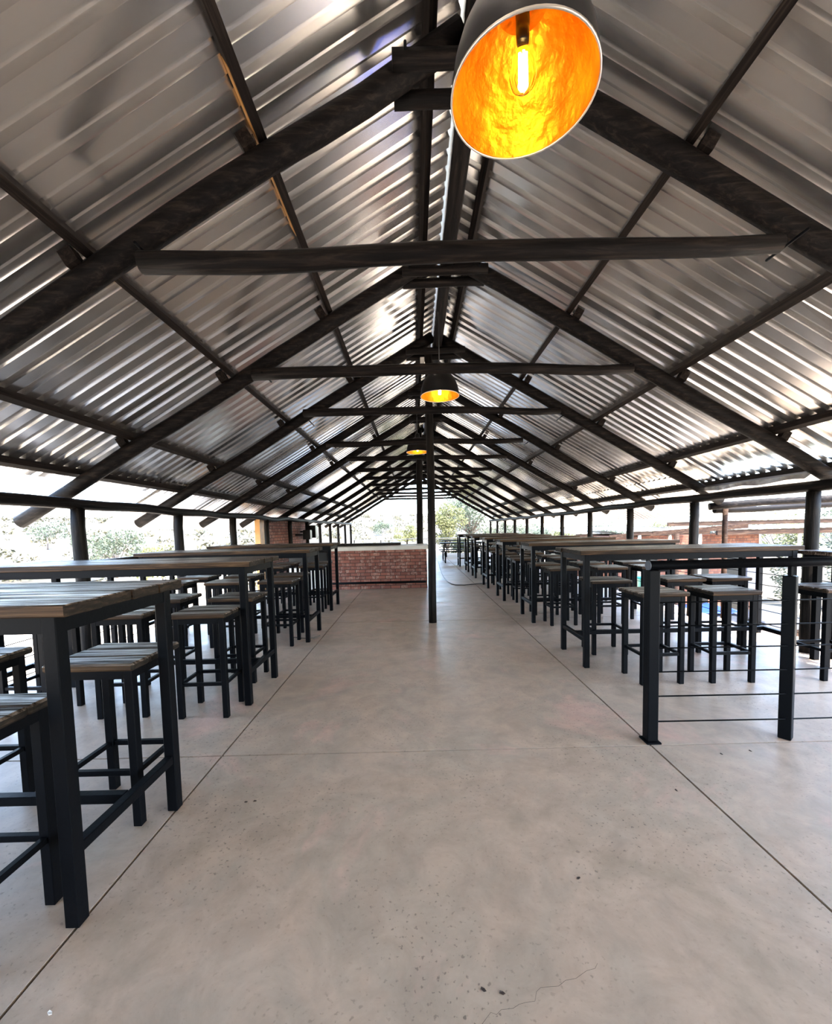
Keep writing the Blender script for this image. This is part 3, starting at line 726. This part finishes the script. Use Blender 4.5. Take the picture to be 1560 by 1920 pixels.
# ------------------------------------------------------------------ outdoor buildings at the right
gy = -1.65
t = thing('brick_building', 'low orange brick building outside beyond the right posts', 'building', (8.6, 13.2, gy))
mb = MB(); mb.box((-2.3, 0, -.3), (2.35, 3.2, 2.62)); mb.build('wall', M_brick2, t)
for x0, x1 in ((-1.5, -.9), (.15, .75), (1.25, 1.7)):
    mb = MB(); mb.box((x0, -.03, .1), (x1, .02, 2.0)); mb.build('door', M_lampb, t)  # black panels stand in for the dark openings in the wall
def roof_sheet(name, x0, x1, y0, y1, z0, z1, label, fasc=.1):
    cx, cy = (x0+x1)/2, (y0+y1)/2
    t = thing(name, label, 'roof', (cx, cy, 0)); mb = MB(); rows = []; x = x0; i = 0
    while x <= x1:
        h = .02 if i % 2 else 0; rows.append([mb.bm.verts.new((x-cx, y0-cy, z0+h)), mb.bm.verts.new((x-cx, y1-cy, z1+h))]); x += .13; i += 1
    for a, b in zip(rows, rows[1:]): mb.bm.faces.new((a[0], a[1], b[1], b[0]))
    s = mb.build('roof_sheet', M_galvout, t); s.modifiers.new('t', 'SOLIDIFY').thickness = .006
    mb = MB(); mb.beam((x0-cx, y0-cy+.08, z0-fasc/2-.01), (x1-cx, y0-cy+.08, z0-fasc/2-.01), .08, fasc); mb.build('fascia', M_fascia, t)
    for q, px in enumerate((x0+.25, (x0+x1)/2, x1-.25)):
        mb = MB(); mb.pole((px-cx, y0-cy+.1, gy), (px-cx, y0-cy+.1, z0-fasc), .045, 500+q, n=8, seg=4); mb.build('post', M_white, t)
roof_sheet('canopy_roof', 8.2, 14.2, 13.4, 18, 1.40, 1.62, 'highest pale sheet roof with brown edge beam outside on the right', .13)
roof_sheet('canopy_roof', 9.0, 14.0, 12.3, 13.3, 1.13, 1.22, 'lower brown-edged sheet roof before the highest one on the right', .15)
roof_sheet('canopy_roof', 6.4, 8.7, 12.2, 16.5, 1.14, 1.26, 'pale sheet roof over the left part of the brick building', .1)
roof_sheet('canopy_roof', 5.7, 7.3, 14.6, 18, 1.05, 1.2, 'small leftmost pale sheet roof beyond the brick building', .12)
mb = MB(); mb.beam((5.9, 12.6, .98), (9.3, 11.6, 1.24), .08, .13); mb.pole((7.6, 12.05, gy), (7.6, 12.05, 1.06), .07, 91, n=10, seg=5)
tag(mb.build('canopy_beam', M_fascia), 'slanting brown timber beam on a post before the brick building', 'beam')
# yard items
t = thing('tarpaulin', 'blue plastic sheet over a low pile outside seen through the right stools', 'tarpaulin', (7.75, 11.4, -1.15))
mb = MB()
rows = [[mb.bm.verts.new((i*.25-1, j*.25-.6, .12+.1*noise.noise((i*.8, j*.8, 3)))) for j in range(6)] for i in range(9)]
for a, b in zip(rows, rows[1:]):
    for q in range(5): mb.bm.faces.new((a[q], a[q+1], b[q+1], b[q])).smooth = True
o = mb.build('sheet', M_blue, t); mb = MB(); mb.box((-.9, -.5, -.5), (.9, .5, .02)); mb.build('pile', M_greyp, t); o.modifiers.new('t', 'SOLIDIFY').thickness = .01
t = thing('bin', 'teal plastic bin standing outside beyond the right stools', 'bin', (5.815, 10.5, -1.0))
mb = MB(); mb.lathe([(0, -.45), (.14, -.45), (.16, .95), (.18, .96), (.18, 1.02), (0, 1.02)], 20); mb.build('body', M_teal, t)
t = thing('board', 'grey upright board outside by the end of the brick building', 'board', (8.58, 10.5, gy))
mb = MB(); mb.box((-.17, -.03, 1.3), (.2, .03, 1.87)); mb.build('panel', M_greyp, t)
mb = MB(); mb.box((-.15, -.02, -.1), (-.10, .02, 1.3)); mb.box((.13, -.02, -.1), (.18, .02, 1.3)); mb.build('legs', M_steel, t)
t = thing('platform', 'low grey covered platform outside beyond the right railing', 'platform', (9.55, 11.2, gy))
mb = MB(); mb.box((-.7, -.8, .22), (.8, .8, .45), bev=.03); mb.build('deck', M_greyp, t)
mb = MB(); mb.box((-.65, -.75, -.2), (.75, .75, .22)); mb.build('base', M_fascia, t)
